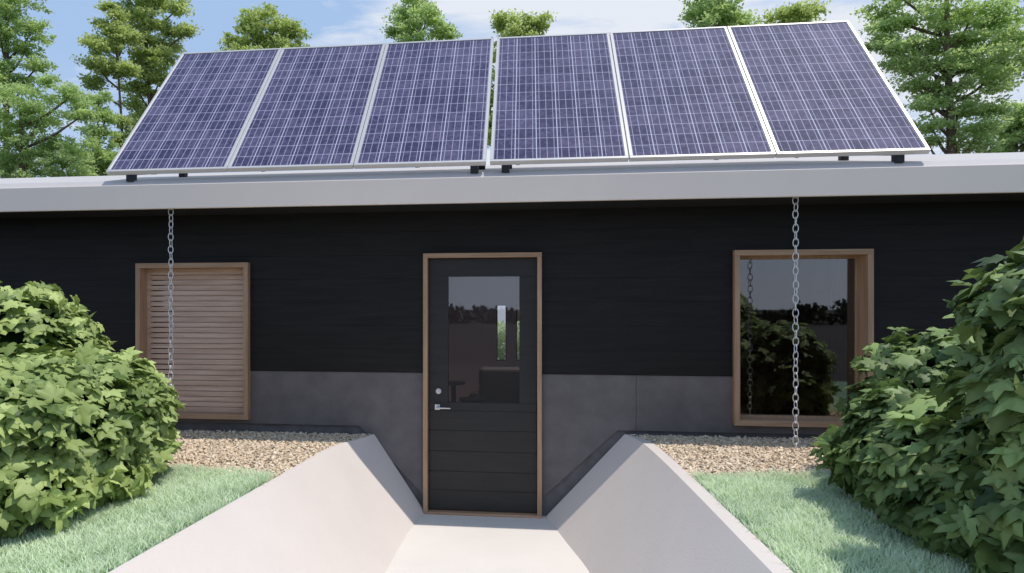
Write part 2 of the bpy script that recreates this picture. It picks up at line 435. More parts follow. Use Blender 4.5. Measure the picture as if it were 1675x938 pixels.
# side and back walls, with the two narrow rear windows
sx = [at(812.5, 540, 9.4)[0], at(828.5, 540, 9.4)[0], at(844.5, 540, 9.4)[0], at(862, 540, 9.4)[0]]
z_lo, z_hi = at(820, 590, 9.4)[2], at(820, 499, 9.4)[2]
bw = MB()
for x0, x1 in ((HX0, sx[0]), (sx[1], sx[2]), (sx[3], .32), (1.08, 5.0), (6.0, HX1)): bw.box(x0, x1, 9.30, HYB, -.3, 2.55)
for x0, x1, za, zb in ((.32, 1.08, .35, 2.30), (5.0, 6.0, 1.0, 2.1)):  # wider unseen openings, added to let sky light into the rooms
    bw.box(x0, x1, 9.30, HYB, -.3, za); bw.box(x0, x1, 9.30, HYB, zb, 2.55)
for x0, x1 in ((sx[0], sx[1]), (sx[2], sx[3])):
    bw.box(x0, x1, 9.30, HYB, -.3, z_lo); bw.box(x0, x1, 9.30, HYB, z_hi, 2.55)
bw.box(HX0, HX0 + .2, 5.42, 9.30, -.3, 2.50); bw.box(HX1 - .2, HX1, 5.42, 9.30, -.3, 2.50)
bw.build('rear_wall', M['iwall'], house)
for a, b in ((sx[0], sx[1]), (sx[2], sx[3])):
    w = MB(); t = .012
    w.box(a, a + t, 9.36, 9.42, z_lo, z_hi); w.box(b - t, b, 9.36, 9.42, z_lo, z_hi)
    w.box(a + t, b - t, 9.36, 9.42, z_lo, z_lo + t); w.box(a + t, b - t, 9.36, 9.42, z_hi - t, z_hi)
    w.build('rear_window_frame', M['black'], house)
iw = MB()
iw.box(-2.0, -1.9, 5.42, 9.30, 0, 2.47); iw.build('partition', M['iwall'], house); iw = MB(); iw.box(1.2, 1.3, 5.42, 9.30, 0, 2.47)
iw.build('partition', M['iwall'], house)
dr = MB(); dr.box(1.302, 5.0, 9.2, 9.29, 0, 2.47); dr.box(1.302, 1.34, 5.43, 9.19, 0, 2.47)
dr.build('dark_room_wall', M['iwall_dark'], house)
fl = MB(); fl.box(HX0 + .2, HX1 - .2, 5.30, 9.30, -.2, .0); fl.build('interior_floor', M['ifloor'], house)
ce = MB(); ce.box(HX0 + .2, HX1 - .2, 5.42, 7.9, 2.475, 2.56); ce.box(HX0 + .2, HX1 - .2, 9.1, 9.3, 2.475, 2.56)
for xa, xb in ((HX0 + .2, -.9), (.9, 3.0), (4.0, HX1 - .2)): ce.box(xa, xb, 7.9, 9.1, 2.475, 2.56)  # ceiling left open beneath the added rooflights
ce.box(3.0, 4.0, 7.9, 8.2, 2.475, 2.56); ce.box(3.0, 4.0, 8.8, 9.1, 2.475, 2.56)
ce.build('ceiling', M['iwall'], house)
# roof
RY0, RY1 = 4.779, 10.3; RZ0 = 2.655; RS_ = .238
def roofz(y): return 2.710 + (y - 4.86) * .24
rf = MB(); X0, X1 = -7.4, 6.9
def rtop(y): return 2.661 + (y - RY0 - .03) / (4.86 - RY0 - .03) * .049 if y < 4.86 else (roofz(y) if y < 7.4 else roofz(7.4) + (y - 7.4) * (2.74 - roofz(7.4)) / (RY1 - 7.4))
def rund(y): return 2.50 + (y - RY0 - .03) * (2.563 - 2.50) / (RY1 - RY0 - .03)
def roofpart(xa, xb, ya, yb):
    yy = [ya] + [v for v in (4.86, 7.4) if ya < v < yb] + [yb]
    ps = [(v, rtop(v)) for v in yy] + [(yb, rund(yb)), (ya, rund(ya))]
    n = len(ps); vs = [(xa, y, z) for y, z in ps] + [(xb, y, z) for y, z in ps]
    rf.add(vs, [tuple(range(n)), tuple(reversed(range(n, 2 * n)))] + [(i, i + n, (i + 1) % n + n, (i + 1) % n) for i in range(n)])
ADDED_ROOFLIGHTS = [(-.9, .9, 7.9, 9.1), (3.0, 4.0, 8.2, 8.8)]  # unseen roof openings, added to bring daylight into the rooms
roofpart(X0, X1, RY0 + .03, 7.9); roofpart(X0, X1, 9.1, RY1)
for xa, xb in ((X0, -.9), (.9, 3.0), (4.0, X1)): roofpart(xa, xb, 7.9, 9.1)
roofpart(3.0, 4.0, 7.9, 8.2); roofpart(3.0, 4.0, 8.8, 9.1)
rf.build('roof', M['roof'], house)
for xa, xb, ya, yb in ADDED_ROOFLIGHTS:
    zt = rtop(ya) + .06
    b = MB(); b.box(xa - .06, xa, ya - .06, yb + .06, 2.6, zt); b.box(xb, xb + .06, ya - .06, yb + .06, 2.6, zt)
    b.box(xa, xb, ya - .06, ya, 2.6, zt); b.box(xa, xb, yb, yb + .06, 2.6, zt)
    f = b.build('added_rooflight_frame', M['black'], house)
fa = MB(); fxs = [X0, X1]
for xa, xb in zip(fxs[:-1], fxs[1:]): fa.box(xa, xb - .0012, RY0, RY0 + .028, 2.465, RZ0 + .004)
fa.build('fascia', M['fascia'], house, bevel=.005)
so = MB(); so.box(X0 + .01, X1 - .01, RY0 + .03, 5.204, 2.472, 2.495); so.build('soffit', M['soffit'], house)

# door
door = empty('door', (0, 0, 0)); door.parent = house; door.location = (0, 0, 0)
def local(part_empty): pass
t = .036; yd0, yd1 = 5.165, 5.30
x0, x1, z0, z1 = DOOR
df = MB()
df.box(x0, x0 + t, yd0, yd1, .022, z1 - t); df.box(x1 - t, x1, yd0, yd1, .022, z1 - t)
hd = df; hd.cur = 1; hd.box(x0, x1, yd0 - .001, yd1, z1 - t, z1); hd.box(x0, x1, yd0 - .001, yd1, .001, .021)
hd.build('door_frame', [M['wood'], M['woodx']], door, bevel=.002)
lf = MB(); a, b_ = x0 + t + .004, x1 - t - .004; y0, y1 = 5.215, 5.262
gx0, gx1, gz0, gz1 = -.646, -.066, .907, 1.936
gr = [.026, .19, .345, .51, .68, .84]                # board grooves below the glass
for q0, q1 in zip(gr[:-1], gr[1:]): lf.box(a, b_, y0, y1, q0 + .0016, q1 - .0016)
lf.box(a, b_, y0, y1, .843, gz0)
lf.box(a, gx0, y0, y1, gz0, gz1); lf.box(gx1, b_, y0, y1, gz0, gz1); lf.box(a, b_, y0, y1, gz1, z1 - t - .004)
lf.box(a + .004, b_ - .004, y0 + .004, y1 - .004, .027, .88)
lf.build('door_leaf', M['door'], door, bevel=.003)
gp = MB(); gp.box(gx0, gx1, 5.235, 5.241, gz0, gz1); gp.build('pane', M['glassdoor'], door)
hn = MB(); hn.box(-.755, -.712, 5.203, 5.2149, .846, .89)
hn.tube([(-.733, 5.206, .868), (-.733, 5.165, .868)], .009, 10)
hn.tube([(-.740, 5.163, .868), (-.70, 5.160, .867), (-.62, 5.162, .865)], [.008, .0075, .006], 10)
hn.build('handle', M['steel'], door, bevel=.002, smooth=False)
lk = MB(); lk.tube([(-.724, 5.2149, .998), (-.724, 5.203, .998)], .023, 20); lk.tube([(-.724, 5.203, .998), (-.724, 5.196, .998)], .014, 16)
lk.build('lock', M['steel'], door, bevel=.0015)

def window(box, label):
    x0, x1, z0, z1 = box
    w = empty('window', (0, 0, 0)); w.parent = house
    if label: w['label'] = label
    f = MB(); t = .042; ya, yb = 5.160, 5.36
    f.box(x0, x0 + t, ya, yb, z0 + t, z1 - t); f.box(x1 - t, x1, ya, yb, z0 + t, z1 - t)
    g = f; g.cur = 1; g.box(x0, x1, ya - .001, yb, z1 - t, z1); g.box(x0, x1, ya - .001, yb, z0, z0 + t)
    g.build('frame', [M['wood'], M['woodx']], w, bevel=.002)
    return w
w = window(LW, 'shaded window closed with horizontal wooden slats')
# slatted screen inside the left window
x0, x1, z0, z1 = LW
s = MB(); ys0 = 5.270
s.box(x0 + .042, x0 + .074, ys0 - .006, ys0 + .03, z0 + .043, z1 - .043); s.box(x1 - .066, x1 - .042, ys0 - .006, ys0 + .03, z0 + .043, z1 - .043)
s.box(x0 + .074, x1 - .066, ys0 - .006, ys0 + .03, z1 - .095, z1 - .043); s.box(x0 + .074, x1 - .066, ys0 - .006, ys0 + .03, z0 + .043, z0 + .085)
n = 25; zz0, zz1 = z0 + .085, z1 - .095; pit = (zz1 - zz0) / n
for i in range(n):
    za = zz0 + i * pit
    Mx = Matrix.Translation((0, ys0 + .008, za + pit / 2)) @ Matrix.Rotation(math.radians(-10), 4, 'X')
    s.box(x0 + .074, x1 - .066, -.006, .006, -pit / 2 + .0035, pit / 2 - .0055, Mx)
s.build('slatted_screen', M['slat'], w)
s = MB(); s.box(x0 + .26, x1 - .044, ys0 + .0165, ys0 + .022, z0 + .086, z1 - .096); s.build('lining', M['pale'], w)
s = MB(); s.box(x0 + .042, x1 - .042, 5.33, 5.336, z0 + .042, z1 - .042); s.build('pane', M['glass'], w)
w = window(RW, 'large clear window reflecting sky and a dark treeline')
x0, x1, z0, z1 = RW
s = MB(); q = .02; yg = 5.318
s.box(x0 + .0422, x1 - .0422, yg - .015, yg + .02, z1 - .042 - q, z1 - .0422); s.box(x0 + .042, x1 - .042, yg - .015, yg + .02, z0 + .0422, z0 + .042 + q)
s.box(x0 + .0422, x0 + .042 + q * .5, yg - .014, yg + .02, z0 + .042 + q, z1 - .042 - q); s.box(x1 - .042 - q, x1 - .0422, yg - .014, yg + .02, z0 + .042 + q, z1 - .042 - q)
s.build('sash', M['wood'], w)
s = MB(); s.box(x0 + .052, x1 - .062, yg, yg + .006, z0 + .062, z1 - .062); s.build('pane', M['glass'], w)
# a drawn-back curtain at the right edge of that window
s = MB(); cx = np.linspace(x1 - .17, x1 - .07, 21)
vs = []; fs = []
for i, x in enumerate(cx):
    y = 5.45 + .018 * math.sin(i * 1.3); vs += [(x, y, .62), (x, y, 2.2)]
fs = [(2 * i, 2 * i + 2, 2 * i + 3, 2 * i + 1) for i in range(20)]
s.add(vs, fs); s.build('curtain', M['brown'], w, smooth=True)

# ------------------------------------------------------------------ inside, seen through the door glass
def armchair():
    x, y = at(825, 640, 7.9)[0], 7.9
    e = empty('armchair', (x, y, 0), 0)
    tag(e, 'dark brown armchair inside the house, seen through the door glass', 'armchair')
    b = MB(); b.box(x - .33, x + .33, y - .33, y + .30, .12, .44); b.build('seat', M['brown'], e, bevel=.04, seg=3)
    b = MB(); b.box(x - .33, x + .33, y + .18, y + .36, .44, .93); b.build('backrest', M['brown'], e, bevel=.05, seg=3)
    for s in (-1, 1):
        b = MB(); b.box(x + s * .38 - .06, x + s * .38 + .06, y - .34, y + .34, .10, .62); b.build('armrest', M['brown'], e, bevel=.04, seg=3)
        for q in (-.26, .26):
            b = MB(); b.tube([(x + s * .32, y + q, .11), (x + s * .32, y + q, 0)], [.022, .016], 8); b.build('leg', M['darkwood'], e)
armchair()
def table(px, py, Y, h, r, label):
    x = at(px, py, Y)[0]; e = empty('side_table', (x, Y, 0)); tag(e, label, 'table', 'round tables inside the house')
    b = MB(); b.tube([(x, Y, h - .025), (x, Y, h)], r, 28); b.build('tabletop', M['darkwood'], e, bevel=.004)
    b = MB(); b.tube([(x, Y, .03), (x, Y, h - .02)], [.03, .03], 12); b.build('pedestal', M['darkwood'], e)
    b = MB(); b.tube([(x, Y, 0), (x, Y, .03)], [r * .6, r * .55], 24); b.build('foot', M['darkwood'], e)
table(742, 625, 7.6, at(742, 625, 7.6)[2], .14, 'taller dark round table inside, at the left edge of the door glass')
table(772, 650, 7.2, at(772, 652, 7.2)[2], .15, 'lower dark round table inside, left of the armchair behind the door glass')

# ------------------------------------------------------------------ solar panels
PY, PZ = 4.80, 2.775; TILT = math.atan2(1.41, 1.15)
px_left = [-3.368, -2.347, -1.326, -.280, .741, 1.762]
def solar_panel(x, label, feet):
    e = empty('solar_panel', (x, PY, PZ)); e.rotation_euler = (0, 0, 0)
    tag(e, label, 'solar panel', 'solar panels tilted on the roof')
    R = Matrix.Translation((x, PY, PZ)) @ Matrix.Rotation(TILT, 4, 'X')
    t = .024; h = .038
    b = MB()
    b.box(0, PW, 0, t, -h, 0, R); b.box(0, PW, PL_ - t, PL_, -h, 0, R)
    b.box(0, t, t, PL_ - t, -h, 0, R); b.box(PW - t, PW, t, PL_ - t, -h, 0, R)
    b.build('frame', M['alu'], e, bevel=.0015, seg=1)
    # glass and cells: own object space so the cell pattern runs along the panel
    me = bpy.data.meshes.new('cell_sheet'); w, l = PW - 2 * t - .002, PL_ - 2 * t - .002
    me.from_pydata([(0, 0, 0), (w, 0, 0), (w, l, 0), (0, l, 0)], [], [(0, 1, 2, 3)]); me.materials.append(M['cells'])
    o = bpy.data.objects.new('cell_sheet', me); COL.objects.link(o); o.parent = e
    o.rotation_euler = (TILT, 0, 0)
    o.location = Matrix.Rotation(TILT, 4, 'X') @ Vector((t + .001, t + .001, -.006))
    b = MB(); b.box(t, PW - t, t, PL_ - t, -.020, -.012, R); b.build('back_sheet', M['white'], e)
    yt, zt = PY + PL_ * math.cos(TILT), PZ + PL_ * math.sin(TILT)
    for f in feet:
        fx = x + f
        b = MB()
        b.tube([(fx, PY + .06, roofz(PY + .06) + .055), (fx, 5.66, roofz(5.66) + .055)], .014, 6)
        b.tube([(fx, 5.64, roofz(5.64) + .055), (fx, yt - .05, zt - .09)], .014, 6)
        b.build('rack_rail', M['alu'], e)
        for yy in (PY + .055, 5.64):
            b = MB(); b.box(fx - .03, fx + .03, yy - .025, yy + .035, roofz(yy) - .01, roofz(yy) + .074)
            b.build('mounting_foot', M['black'], e, bevel=.004)
def fx(px): return at(px, 280, PY + .05)[0]
solar_panel(px_left[0], 'leftmost tilted solar panel, leaning furthest to the right in view', [fx(214) - px_left[0]])
solar_panel(px_left[1], 'second tilted solar panel from the left end of the roof row', [])
solar_panel(px_left[2], 'third solar panel from the left, just left of the wider gap', [fx(776) - px_left[2]])
solar_panel(px_left[3], 'fourth solar panel from the left, just right of the wider gap', [fx(827) - px_left[3]])
solar_panel(px_left[4], 'fifth tilted solar panel, second from the right end of the row', [])
solar_panel(px_left[5], 'rightmost tilted solar panel, ending the roof row beside the big tree', [fx(1470) - px_left[5]])

# ------------------------------------------------------------------ rain chains
def link_mesh():
    b = MB(); pts = []
    for k in range(20):
        a = 2 * PI * k / 20
        pts.append((.0185 * math.cos(a), 0, .032 * math.sin(a)))
    b.tube(pts, .0033, 6, closed=True)
    o = b.build('link', M['chain'], smooth=True); me = o.data; bpy.data.objects.remove(o); return me
LINK = link_mesh()
def rain_chain(x, y, ztop, zbot, label):
    e = empty('rain_chain', (x, y, ztop)); tag(e, label, 'rain chain', 'rain chains hanging from the roof edge')
    z = ztop - .02; k = 0; rr = random.Random(int(x * 100))
    b = MB(); b.tube([(x, y, ztop + .008), (x, y, ztop - .004)], .02, 12); b.build('mounting_plate', M['chain'], e)
    while z > zbot + .01:
        o = bpy.data.objects.new('link', LINK); COL.objects.link(o); o.parent = e
        o.location = (rr.uniform(-.0015, .0015), rr.uniform(-.0015, .0015), z - ztop)
        o.rotation_euler = (rr.uniform(-.05, .05), rr.uniform(-.05, .05), (PI / 2 if k % 2 else 0) + rr.uniform(-.3, .3))
        z -= .0505; k += 1
CY = 4.845
rain_chain(at(279.5, 400, CY)[0], CY, 2.470, ZL, 'metal rain chain in front of the slatted window, partly behind the left shrub')
rain_chain(at(1301.5, 400, CY)[0], CY, 2.470, ZR, 'metal rain chain hanging in front of the clear reflecting window')

# ------------------------------------------------------------------ foliage
def leaf_template():
    """five pointed leaf: a raised rib to every lobe tip, sagging valleys between"""
    lob = [(-112, .56), (-54, .84), (0, .95), (54, .84), (112, .56)]
    V = [(0, .0, 0)]; Fc = []
    def pt(a, l, z):
        a = math.radians(a); V.append((l * math.sin(a), l * math.cos(a), z - .20 * (l * math.cos(a)) ** 2)); return len(V) - 1
    val = [pt(-165, .22, -.05)] + [pt((a[0] + b[0]) / 2, .52, -.11) for a, b in zip(lob[:-1], lob[1:])] + [pt(165, .22, -.05)]
    for i, (a, l) in enumerate(lob):
        wd = 23 if l > .6 else 25
        rib = pt(a, l * .55, .035); tip = pt(a, l, -.10)
        s0 = pt(a - wd, l * .66, -.06); s1 = pt(a + wd, l * .66, -.06)
        v0, v1 = val[i], val[i + 1]
        Fc += [(0, v0, rib), (v0, s0, rib), (s0, tip, rib), (rib, tip, s1), (rib, s1, v1), (0, rib, v1)]
    V = np.array(V); V[:, 1] += .12
    return V, np.array(Fc)
LV, LF = leaf_template()
def orient(n, tip):
    """frames with z = n, y = tip projected"""
    n = n / np.linalg.norm(n, axis=1, keepdims=True)
    tp = tip - n * (tip * n).sum(1, keepdims=True)
    tp /= np.linalg.norm(tp, axis=1, keepdims=True) + 1e-9
    x = np.cross(tp, n)
    return x, tp, n
def place(V, Fc, pos, X, Y, Z, size):
    k, m = len(pos), len(V)
    W = (V[None, :, 0, None] * X[:, None] + V[None, :, 1, None] * Y[:, None] + V[None, :, 2, None] * Z[:, None]) * size[:, None, None] + pos[:, None]
    FF = Fc[None] + (np.arange(k) * m)[:, None, None]
    return W.reshape(-1, 3), FF.reshape(-1, 3)
def superell(d, r, p=3.2):
    a = np.abs(d / r)
    return (a ** p).sum(1) ** (1 / p)
def shrub(name, loc, lobes, zg, n, size, leafm, label, group, seed, p=3.2):
    pw = p
    g = np.random.default_rng(seed)
    e = empty(name, (loc[0], loc[1], zg)); tag(e, label, 'shrub', group)
    C = np.array([l[0] for l in lobes]); Rr = np.array([l[1] for l in lobes])
    area = np.array([r[0] * r[1] + r[1] * r[2] + r[0] * r[2] for r in Rr]); pr = area / area.sum()
    P = []; Nn = []; D = []
    tot = 0
    while tot < n:
        k = g.choice(len(C), 4000, p=pr)
        d = g.normal(size=(4000, 3)); d /= np.linalg.norm(d, axis=1, keepdims=True)
        # lumps: the outline swells and dips
        sc = np.zeros(4000)
        for i in range(len(C)):
            mk = k == i; u = d[mk]
            rad = 1 / superell(u, Rr[i], pw)
            lump = 1 + .07 * np.sin(u[:, 0] * 9 + i) * np.sin(u[:, 1] * 8 + 2 * i) + .06 * np.sin(u[:, 2] * 11 + u[:, 0] * 6)
            sc[mk] = rad * lump
        dep = g.beta(1.1, 2.6, 4000) * .17
        p = C[k] + d * (sc - dep + .02)[:, None]
        inside = np.zeros(4000, bool)
        for i in range(len(C)):
            inside |= (k != i) & (superell(p - C[i], Rr[i] - .13, pw) < 1)
        ok = (~inside) & (p[:, 2] > zg + .02)
        nrm = d / (Rr[k] ** 1.3); nrm /= np.linalg.norm(nrm, axis=1, keepdims=True)
        P.append(p[ok]); Nn.append(nrm[ok]); D.append(dep[ok]); tot += ok.sum()
    P = np.concatenate(P)[:n]; Nn = np.concatenate(Nn)[:n]; D = np.concatenate(D)[:n]
    nn = Nn * .55 + np.array([0, -.05, .65]) + g.normal(size=(n, 3)) * .40
    tip = Nn * .7 + np.array([0, 0, -.35]) + g.normal(size=(n, 3)) * .7
    X, Y, Z = orient(nn, tip)
    sz = size * g.uniform(.5, 1.1, n)
    V, Fc = place(LV, LF, P - Y * sz[:, None] * .4, X, Y, Z, sz)
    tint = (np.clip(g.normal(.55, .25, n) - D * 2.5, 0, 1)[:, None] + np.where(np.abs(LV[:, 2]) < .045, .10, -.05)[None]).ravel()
    V[:, 2] = np.maximum(V[:, 2], zg + .01)
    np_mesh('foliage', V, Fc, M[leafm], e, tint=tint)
    # solid inner mass, shade between the leaves put into its near-black colour
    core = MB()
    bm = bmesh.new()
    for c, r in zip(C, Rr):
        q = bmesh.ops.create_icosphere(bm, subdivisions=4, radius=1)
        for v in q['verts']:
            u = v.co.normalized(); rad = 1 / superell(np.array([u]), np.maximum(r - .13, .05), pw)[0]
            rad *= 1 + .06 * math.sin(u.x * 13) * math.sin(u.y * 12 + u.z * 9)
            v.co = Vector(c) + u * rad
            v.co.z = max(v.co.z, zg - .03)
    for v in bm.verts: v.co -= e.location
    me = bpy.data.meshes.new('shade_core'); bm.to_mesh(me); bm.free(); me.materials.append(M['core'])
    o = bpy.data.objects.new('shade_core', me); COL.objects.link(o); o.parent = e
    b = MB()
    for k in range(7):
        a = k * 2 * PI / 7
        b.tube([(loc[0] + .05 * math.cos(a), loc[1] + .05 * math.sin(a), zg - .02), (loc[0] + .2 * math.cos(a), loc[1] + .2 * math.sin(a), zg + .5)], [.014, .006], 6)
    b.build('stem', M['twig'], e)
G1 = 'broad leaved shrubs beside the path'
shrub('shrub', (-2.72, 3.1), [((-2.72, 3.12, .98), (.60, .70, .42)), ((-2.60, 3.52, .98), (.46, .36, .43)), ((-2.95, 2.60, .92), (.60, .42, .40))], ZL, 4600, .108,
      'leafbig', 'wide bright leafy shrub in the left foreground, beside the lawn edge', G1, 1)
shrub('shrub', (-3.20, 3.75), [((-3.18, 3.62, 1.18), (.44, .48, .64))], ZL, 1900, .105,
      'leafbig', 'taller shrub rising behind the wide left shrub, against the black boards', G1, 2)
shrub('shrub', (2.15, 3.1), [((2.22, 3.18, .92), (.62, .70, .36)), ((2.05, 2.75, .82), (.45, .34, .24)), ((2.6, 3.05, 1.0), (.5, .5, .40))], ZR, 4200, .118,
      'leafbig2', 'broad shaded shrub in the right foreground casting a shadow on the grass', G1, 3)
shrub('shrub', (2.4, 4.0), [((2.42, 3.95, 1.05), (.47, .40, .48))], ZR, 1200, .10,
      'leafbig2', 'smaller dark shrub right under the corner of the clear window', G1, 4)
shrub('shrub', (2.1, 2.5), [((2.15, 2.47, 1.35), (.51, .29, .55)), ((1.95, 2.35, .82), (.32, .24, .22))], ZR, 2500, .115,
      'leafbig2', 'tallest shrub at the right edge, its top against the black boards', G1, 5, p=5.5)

# trees
def tree(name, D, base, blobs, mtl, label, seed, trunks, leaf=.085, dens=1.0):
    """blobs: (px, py, rx, ry) crown clumps at depth D; every clump is a ball of tufts in three dimensions"""
    g = np.random.default_rng(seed)
    bx = at(trunks[0][0], 270, D)[0]
    e = empty(name, (bx, D, .6)); tag(e, label, 'tree', 'trees standing behind the house')
    sc = D / F
    P = []; T = []; lim = []
    for (px, py, rx, ry) in blobs:
        c = np.array(at(px, py, D)); c[1] += g.uniform(-.5, .5) * rx * sc
        R = np.array([rx * sc, rx * sc * .95, ry * sc]); lim.append((c, R))
        nt = max(8, int(30 * (rx * ry) / 900 * dens + 8))
        for _ in range(nt):
            d = g.normal(size=3); d /= np.linalg.norm(d)
            q = c + d * R * np.array([1.12, 1.0, 1.0]) * (g.uniform(.3, 1.0) if g.random() < .75 else g.uniform(1.0, 1.3))
            tr = g.uniform(.08, .25) * (D / 16)
            m = int(400 * tr * dens)
            dd = g.normal(size=(m, 3)); dd /= np.linalg.norm(dd, axis=1, keepdims=True)
            dd[:, 2] *= .5; dd[:, :2] *= 1.25
            P.append(q + dd * (g.uniform(.05, 1.15, (m, 1)) ** .7) * tr)
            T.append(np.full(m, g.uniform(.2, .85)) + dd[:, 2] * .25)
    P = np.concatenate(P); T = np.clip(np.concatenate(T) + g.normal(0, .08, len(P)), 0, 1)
    n = len(P)
    Z = g.normal(size=(n, 3)) * .6 + np.array([0, 0, .6]); tip = g.normal(size=(n, 3))
    X, Y, Z = orient(Z, tip)
    LVt = np.array([(0, 0, 0), (.30, .45, .06), (0, 1, -.05), (-.30, .45, .06)]); LFt = np.array([(0, 1, 2), (0, 2, 3)])
    V, Fc = place(LVt, LFt, P, X, Y, Z, leaf * (D / 16) * g.uniform(.6, 1.3, n))
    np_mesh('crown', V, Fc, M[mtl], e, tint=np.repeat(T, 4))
    b = MB()
    for (tx, ty, r0) in trunks:
        x, _, zt_ = at(tx, ty, D)
        xb = x
        pts = []; rad = []
        for i in range(9):
            f = i / 8
            pts.append((xb + .12 * math.sin(f * 5 + seed), D + .1 * math.sin(f * 4), -.1 + (zt_ + .1) * f)); rad.append(r0 * (1 - .8 * f))
        b.tube(pts, rad, 10)
        for c, R in lim:
            if g.random() < .8:
                f = min(.95, max(.25, (c[2] - .7 + .1) / (zt_ + .1)))
                i = f * 8; i0 = int(i); p0 = Vector(pts[i0]).lerp(Vector(pts[min(8, i0 + 1)]), i - i0)
                cc = Vector(c); 
                if (cc - p0).length < 3.2:
                    b.tube([p0, p0.lerp(cc, .5) + Vector((0, 0, -.08)), cc], [.05 * (1 - f * .5), .03, .012], 6)
    b.build('trunk', M['bark'], e, smooth=True)

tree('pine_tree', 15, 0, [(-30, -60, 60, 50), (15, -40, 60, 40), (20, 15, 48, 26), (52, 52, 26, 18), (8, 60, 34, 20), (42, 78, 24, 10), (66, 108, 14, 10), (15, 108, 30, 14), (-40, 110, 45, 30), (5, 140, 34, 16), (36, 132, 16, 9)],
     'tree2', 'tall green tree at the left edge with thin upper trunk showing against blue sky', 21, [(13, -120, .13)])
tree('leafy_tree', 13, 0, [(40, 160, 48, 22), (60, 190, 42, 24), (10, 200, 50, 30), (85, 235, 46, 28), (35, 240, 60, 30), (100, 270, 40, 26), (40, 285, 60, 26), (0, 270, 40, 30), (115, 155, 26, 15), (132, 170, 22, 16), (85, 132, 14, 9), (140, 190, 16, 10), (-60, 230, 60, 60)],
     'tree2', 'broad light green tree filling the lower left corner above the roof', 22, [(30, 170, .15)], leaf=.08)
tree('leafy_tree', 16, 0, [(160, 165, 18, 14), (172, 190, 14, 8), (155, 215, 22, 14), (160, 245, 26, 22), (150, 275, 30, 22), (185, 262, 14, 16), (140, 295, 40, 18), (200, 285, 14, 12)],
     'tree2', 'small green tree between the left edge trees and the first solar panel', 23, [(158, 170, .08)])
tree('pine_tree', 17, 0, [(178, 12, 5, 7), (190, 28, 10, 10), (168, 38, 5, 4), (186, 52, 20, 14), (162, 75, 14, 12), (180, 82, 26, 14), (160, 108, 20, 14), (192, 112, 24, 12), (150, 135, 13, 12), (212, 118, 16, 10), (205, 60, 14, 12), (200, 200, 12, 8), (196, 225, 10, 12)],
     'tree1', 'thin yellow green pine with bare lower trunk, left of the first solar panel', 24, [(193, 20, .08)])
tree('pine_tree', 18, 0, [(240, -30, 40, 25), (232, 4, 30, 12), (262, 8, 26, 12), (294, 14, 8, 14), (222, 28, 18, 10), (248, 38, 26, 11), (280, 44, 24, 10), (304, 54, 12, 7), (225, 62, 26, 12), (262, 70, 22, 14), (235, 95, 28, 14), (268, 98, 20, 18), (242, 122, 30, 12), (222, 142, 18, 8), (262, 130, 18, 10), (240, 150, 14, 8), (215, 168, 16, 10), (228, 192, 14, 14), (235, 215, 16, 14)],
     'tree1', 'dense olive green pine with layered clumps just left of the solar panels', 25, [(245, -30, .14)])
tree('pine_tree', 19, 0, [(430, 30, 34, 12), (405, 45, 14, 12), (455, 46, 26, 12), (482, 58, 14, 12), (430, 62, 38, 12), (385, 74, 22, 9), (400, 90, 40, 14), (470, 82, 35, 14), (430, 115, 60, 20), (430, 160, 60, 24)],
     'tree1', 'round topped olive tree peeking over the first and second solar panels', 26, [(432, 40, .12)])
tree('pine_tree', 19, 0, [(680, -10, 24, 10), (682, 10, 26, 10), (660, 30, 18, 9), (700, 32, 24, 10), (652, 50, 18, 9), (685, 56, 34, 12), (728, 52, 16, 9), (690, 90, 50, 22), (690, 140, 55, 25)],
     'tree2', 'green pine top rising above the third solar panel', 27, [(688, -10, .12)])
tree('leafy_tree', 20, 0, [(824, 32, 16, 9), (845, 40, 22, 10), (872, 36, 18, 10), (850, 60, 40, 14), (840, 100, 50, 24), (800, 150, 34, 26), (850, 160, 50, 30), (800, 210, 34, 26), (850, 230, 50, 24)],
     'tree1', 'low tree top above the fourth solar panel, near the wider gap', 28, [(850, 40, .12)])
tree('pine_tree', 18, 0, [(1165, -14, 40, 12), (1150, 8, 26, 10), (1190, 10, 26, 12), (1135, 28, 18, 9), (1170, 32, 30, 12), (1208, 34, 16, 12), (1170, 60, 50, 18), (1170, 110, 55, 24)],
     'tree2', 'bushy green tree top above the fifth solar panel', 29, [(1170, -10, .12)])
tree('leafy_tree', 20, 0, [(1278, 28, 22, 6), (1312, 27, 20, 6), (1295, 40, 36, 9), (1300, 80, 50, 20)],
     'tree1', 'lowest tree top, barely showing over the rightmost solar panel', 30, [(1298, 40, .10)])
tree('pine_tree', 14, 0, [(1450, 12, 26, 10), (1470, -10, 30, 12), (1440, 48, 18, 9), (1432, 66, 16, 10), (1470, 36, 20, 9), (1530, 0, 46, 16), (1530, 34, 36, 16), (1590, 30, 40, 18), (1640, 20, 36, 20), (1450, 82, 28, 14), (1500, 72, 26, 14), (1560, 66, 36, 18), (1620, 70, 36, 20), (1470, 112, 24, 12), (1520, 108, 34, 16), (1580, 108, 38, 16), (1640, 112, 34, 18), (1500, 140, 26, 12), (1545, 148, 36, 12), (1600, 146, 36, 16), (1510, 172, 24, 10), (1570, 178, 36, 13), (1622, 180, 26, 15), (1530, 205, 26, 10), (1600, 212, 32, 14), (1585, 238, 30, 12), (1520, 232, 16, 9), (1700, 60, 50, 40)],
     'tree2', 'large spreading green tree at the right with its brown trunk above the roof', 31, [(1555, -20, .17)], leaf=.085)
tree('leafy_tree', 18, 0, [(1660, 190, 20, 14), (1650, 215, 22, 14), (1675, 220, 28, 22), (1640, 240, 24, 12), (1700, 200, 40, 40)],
     'tree2', 'lower dark tree at the right edge just above the roofline', 32, [(1668, 200, .10)])

